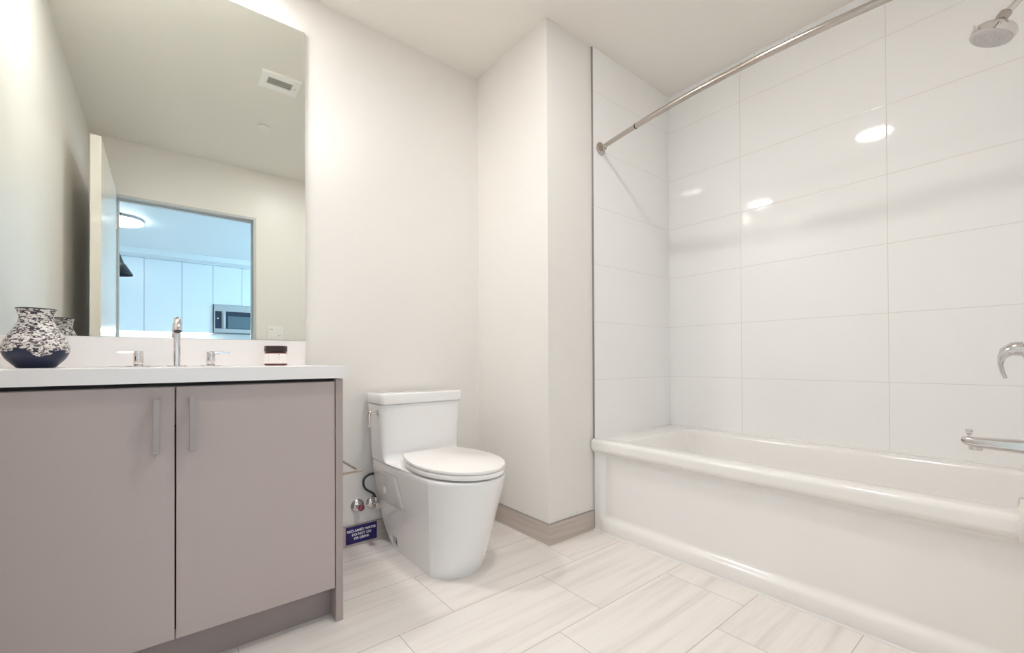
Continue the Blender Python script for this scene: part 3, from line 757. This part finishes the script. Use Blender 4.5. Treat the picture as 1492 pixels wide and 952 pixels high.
# rim and basin
b = B_()
ax = apron_x(-1.3, RZ)
def rr(x0, x1, y0, y1, r, z): return [(x, y, z) for x, y in rrect(x0, x1, y0, y1, r, 8)]
ix0, ix1, iy0, iy1 = .388, .985, -2.015, -.735
seq = [rr(ax, tx1, ty0, ty1, .0008, RZ - .03), rr(ax, tx1, ty0, ty1, .0008, RZ),
       rr(ix0 - .012, ix1 + .012, iy0 - .012, iy1 + .012, .07, RZ), rr(ix0 - .006, ix1 + .006, iy0 - .006, iy1 + .006, .066, RZ - .0015),
       rr(ix0, ix1, iy0, iy1, .06, RZ - .007), rr(ix0 + .004, ix1 - .004, iy0 + .004, iy1 - .006, .06, RZ - .02),
       rr(ix0 + .016, ix1 - .014, iy0 + .012, iy1 - .05, .07, .36), rr(ix0 + .032, ix1 - .03, iy0 + .03, iy1 - .12, .085, .22),
       rr(ix0 + .055, ix1 - .055, iy0 + .055, iy1 - .19, .10, .13), rr(ix0 + .10, ix1 - .10, iy0 + .11, iy1 - .27, .11, .10), rr(ix0 + .2, ix1 - .2, iy0 + .3, iy1 - .45, .08, .096)]
rings(b, seq, cap0=False, cap1=True)
part(t, 'basin', b, m_acryl, angle=50)
# raised flange bead along the tiles
b = B_(); box(b, XR - .009, XR - .0002, ty0, ty1 + .0008, RZ - .003, RZ + .006, .002, 2); box(b, .33, XR - .0005, ty1 - .007, ty1 + .0008, RZ - .003, RZ + .006, .002, 2); part(t, 'flange', b, m_seat)
b = B_(); lathe(b, (.690, iy0 + .009, .405), (0, 1, -.08), [(0, .038), (.006, .038), (.013, .033), (.016, .02), (.0165, .004)]); part(t, 'overflow_plate', b, m_chrome)
b = B_(); cyl(b, (.69, -1.82, .098), (.69, -1.82, .104), .035, bev=.002); part(t, 'drain', b, m_chrome)

# towel over the near end of the rim
b = B_()
prof = [(.272, .418), (.268, .440), (.270, .462), (.280, .481), (.300, .488), (.34, .489), (.382, .488), (.404, .474), (.414, .445), (.420, .41)]
prof = [(p.x, p.y) for p in smooth_path([(a, c, 0) for a, c in prof], 5)]
def off_prof(th):
    out = []
    for i, (x, z) in enumerate(prof):
        x1_, z1_ = prof[min(i + 1, len(prof) - 1)]; x0_, z0_ = prof[max(i - 1, 0)]
        n_ = Vector((-(z1_ - z0_), 0, x1_ - x0_)).normalized(); out.append((x + n_.x * th, z + n_.z * th))
    return out
A, C = off_prof(.014), off_prof(-.014)
loop = A + [((A[-1][0] + C[-1][0]) / 2, A[-1][1] - .014)] + list(reversed(C)) + [((A[0][0] + C[0][0]) / 2, A[0][1] - .014)]
tow = []
yy0, yy1 = YN + .003, -2.004
cxm = .345
for k in range(9):
    v = k / 8; y = yy0 + (yy1 - yy0) * v; s_ = 0 if k in (0, 8) else 1
    shrink = .010 * (1 - min(1, sqrt(max(0, 1 - (2 * v - 1) ** 4)) ))
    tow.append([(x + (cxm - x) * shrink * 4 + .002 * sin(9 * z + 5 * v), y, z + (.43 - z) * shrink * 3) for x, z in loop])
rings(b, tow); tag(finish(b, 'towel', m_towel, angle=60), 'white terry towel hanging over the near end of the tub rim', 'towel')

# ------------------------------------------------------------------ shower fittings on the near end wall
SX = .69
t = thing('tub_spout', 'chrome tub spout with a diverter knob on top', 'tub spout', (SX, YN, .60))
b = B_(); lathe(b, (SX, YN + .001, .605), (0, 1, 0), [(0, .035), (.006, .035), (.010, .026)]); part(t, 'wall_flange', b, m_chrome)
b = B_(); rs = []
for k, (y, hw, z0, z1) in enumerate(((-2.095, .024, .578, .626), (-2.04, .0235, .579, .625), (-1.96, .0225, .583, .622), (-1.895, .021, .586, .619), (-1.878, .0195, .592, .6175), (-1.868, .017, .602, .6155))):
    rs.append([(x, y, z) for x, z in rrect(SX - hw, SX + hw, z0, z1, min(hw, (z1 - z0) / 2) * .6, 4)])
rings(b, rs); cyl(b, (SX, -1.900, .590), (SX, -1.900, .577), .017, .016, n=24); part(t, 'spout_body', b, m_chrome)
b = B_(); cyl(b, (SX, -1.886, .617), (SX, -1.886, .628), .0045, n=12); lathe(b, (SX, -1.886, .627), (0, 0, 1), [(0, .006), (.003, .0085), (.008, .0075), (.011, .0095), (.0155, .0095), (.017, .007)], n=20); part(t, 'diverter_knob', b, m_chrome)
t = thing('shower_valve', 'chrome shower valve lever bending downward above the tub spout', 'shower valve', (SX, YN, .91))
b = B_(); lathe(b, (SX, YN + .001, .905), (0, 1, 0), [(0, .082), (.004, .082), (.009, .074), (.011, .035)]); part(t, 'wall_plate', b, m_chrome)
b = B_(); lathe(b, (SX, YN + .011, .905), (0, 1, 0), [(0, .030), (.05, .027), (.055, .025), (.085, .024)]); part(t, 'hub', b, m_chrome)
b = B_(); rs = []
for (y, z, hw, th) in ((-2.005, .912, .024, .024), (-1.985, .912, .023, .023), (-1.968, .902, .021, .017), (-1.959, .884, .018, .010), (-1.957, .862, .015, .007), (-1.961, .838, .012, .006), (-1.967, .818, .009, .005)):
    ang = {0: 0}.get(0)
    rs.append((y, z, hw, th))
RR = []
for i, (y, z, hw, th) in enumerate(rs):
    y0, z0 = rs[max(i - 1, 0)][:2]; y1, z1 = rs[min(i + 1, len(rs) - 1)][:2]
    d = Vector((0, y1 - y0, z1 - z0)).normalized(); nrm = Vector((0, -d.z, d.y))
    RR.append([Vector((SX, y, z)) + Vector((1, 0, 0)) * hw * cos(a) + nrm * th * sin(a) for a in [2 * pi * k / 20 for k in range(20)]])
rings(b, RR); part(t, 'lever', b, m_chrome)
# shower head
t = thing('shower', 'chrome shower head with grey spray face on a bent arm', 'shower head', (SX, YN, 2.02))
b = B_(); lathe(b, (SX, YN + .001, 2.060), (0, 1, 0), [(0, .030), (.004, .030), (.010, .018)]); part(t, 'wall_flange', b, m_chrome)
b = B_(); tube(b, smooth_path([(SX, YN + .003, 2.060), (SX, YN + .040, 2.058), (SX, YN + .080, 2.034), (SX, YN + .120, 1.998)], 6), .0105, 16); part(t, 'arm', b, m_chrome)
ax_ = Vector((-.10, .42, -.90)).normalized(); hc = Vector((SX, YN + .128, 1.990))
b = B_(); lathe(b, hc - ax_ * .004 , Vector((0, .6, -.75)), [(-.012, .012), (-.008, .016), (.010, .016), (.014, .012)], n=24); part(t, 'ball_joint', b, m_nickel)
b = B_(); lathe(b, hc + ax_ * .012, ax_, [(0, .013), (.006, .018), (.014, .036), (.024, .050), (.034, .056), (.052, .0535)], n=48); part(t, 'head_body', b, m_chrome)
b = B_(); lathe(b, hc + ax_ * .064, ax_, [(0, .0525), (.003, .0515), (.006, .047), (.007, .040)], n=48)
for k in range(3):
    for j in range(8 + 6 * k):
        a = 2 * pi * j / (8 + 6 * k); rad = .012 + .012 * k; x_, y_ = frame_of(ax_); q = hc + ax_ * .0705 + (x_ * cos(a) + y_ * sin(a)) * rad
        cyl(b, q, q + ax_ * .0018, .0016, n=6)
part(t, 'spray_face', b, mat('spray_face_grey', (0.55, 0.53, 0.52), 0.4))
b = B_(); q = hc + ax_ * .054; x_ = Vector((-.75, .62, .1)).normalized(); x_ = (x_ - ax_ * x_.dot(ax_)).normalized(); tube(b, [q + x_ * .045, q + x_ * .068], [.005, .0035], 10); part(t, 'spray_selector', b, m_chrome)

# ------------------------------------------------------------------ curved shower rod
t = thing('shower_rod', 'curved brushed metal shower curtain rod across the tub alcove', 'shower rod', (.36, -1.34, 2.01))
RX0, RZ0 = .387, 2.009
def rodp(s_):
    y = (SH - .008) + (YN - (SH - .008)) * s_; return Vector((RX0 - .085 * (sin(pi * s_) ** .9), y, RZ0))
for yy, sg in ((SH - .0085, -1), (YN + .0005, 1)):
    b = B_(); lathe(b, (RX0, yy, RZ0), (0, sg, 0), [(0, .034), (.004, .034), (.009, .028), (.012, .020), (.012, .014), (.03, .0135)]); part(t, 'wall_flange', b, m_nickel)
pts = [rodp(i / 60) for i in range(61)]; pts[0].y -= .006; pts[-1].y += .006
b = B_(); tube(b, pts[:11], .0115, 20); part(t, 'inner_tube', b, m_nickel)
b = B_(); tube(b, pts[10:51], .0130, 20); part(t, 'outer_tube', b, m_nickel)
b = B_(); tube(b, pts[50:], .0115, 20); part(t, 'inner_tube', b, m_nickel)
d = (pts[11] - pts[10]).normalized(); b = B_(); cyl(b, pts[10] - d * .004, pts[10] + d * .001, .0138, n=20); part(t, 'joint_ring', b, m_black, label='dark joint ring')
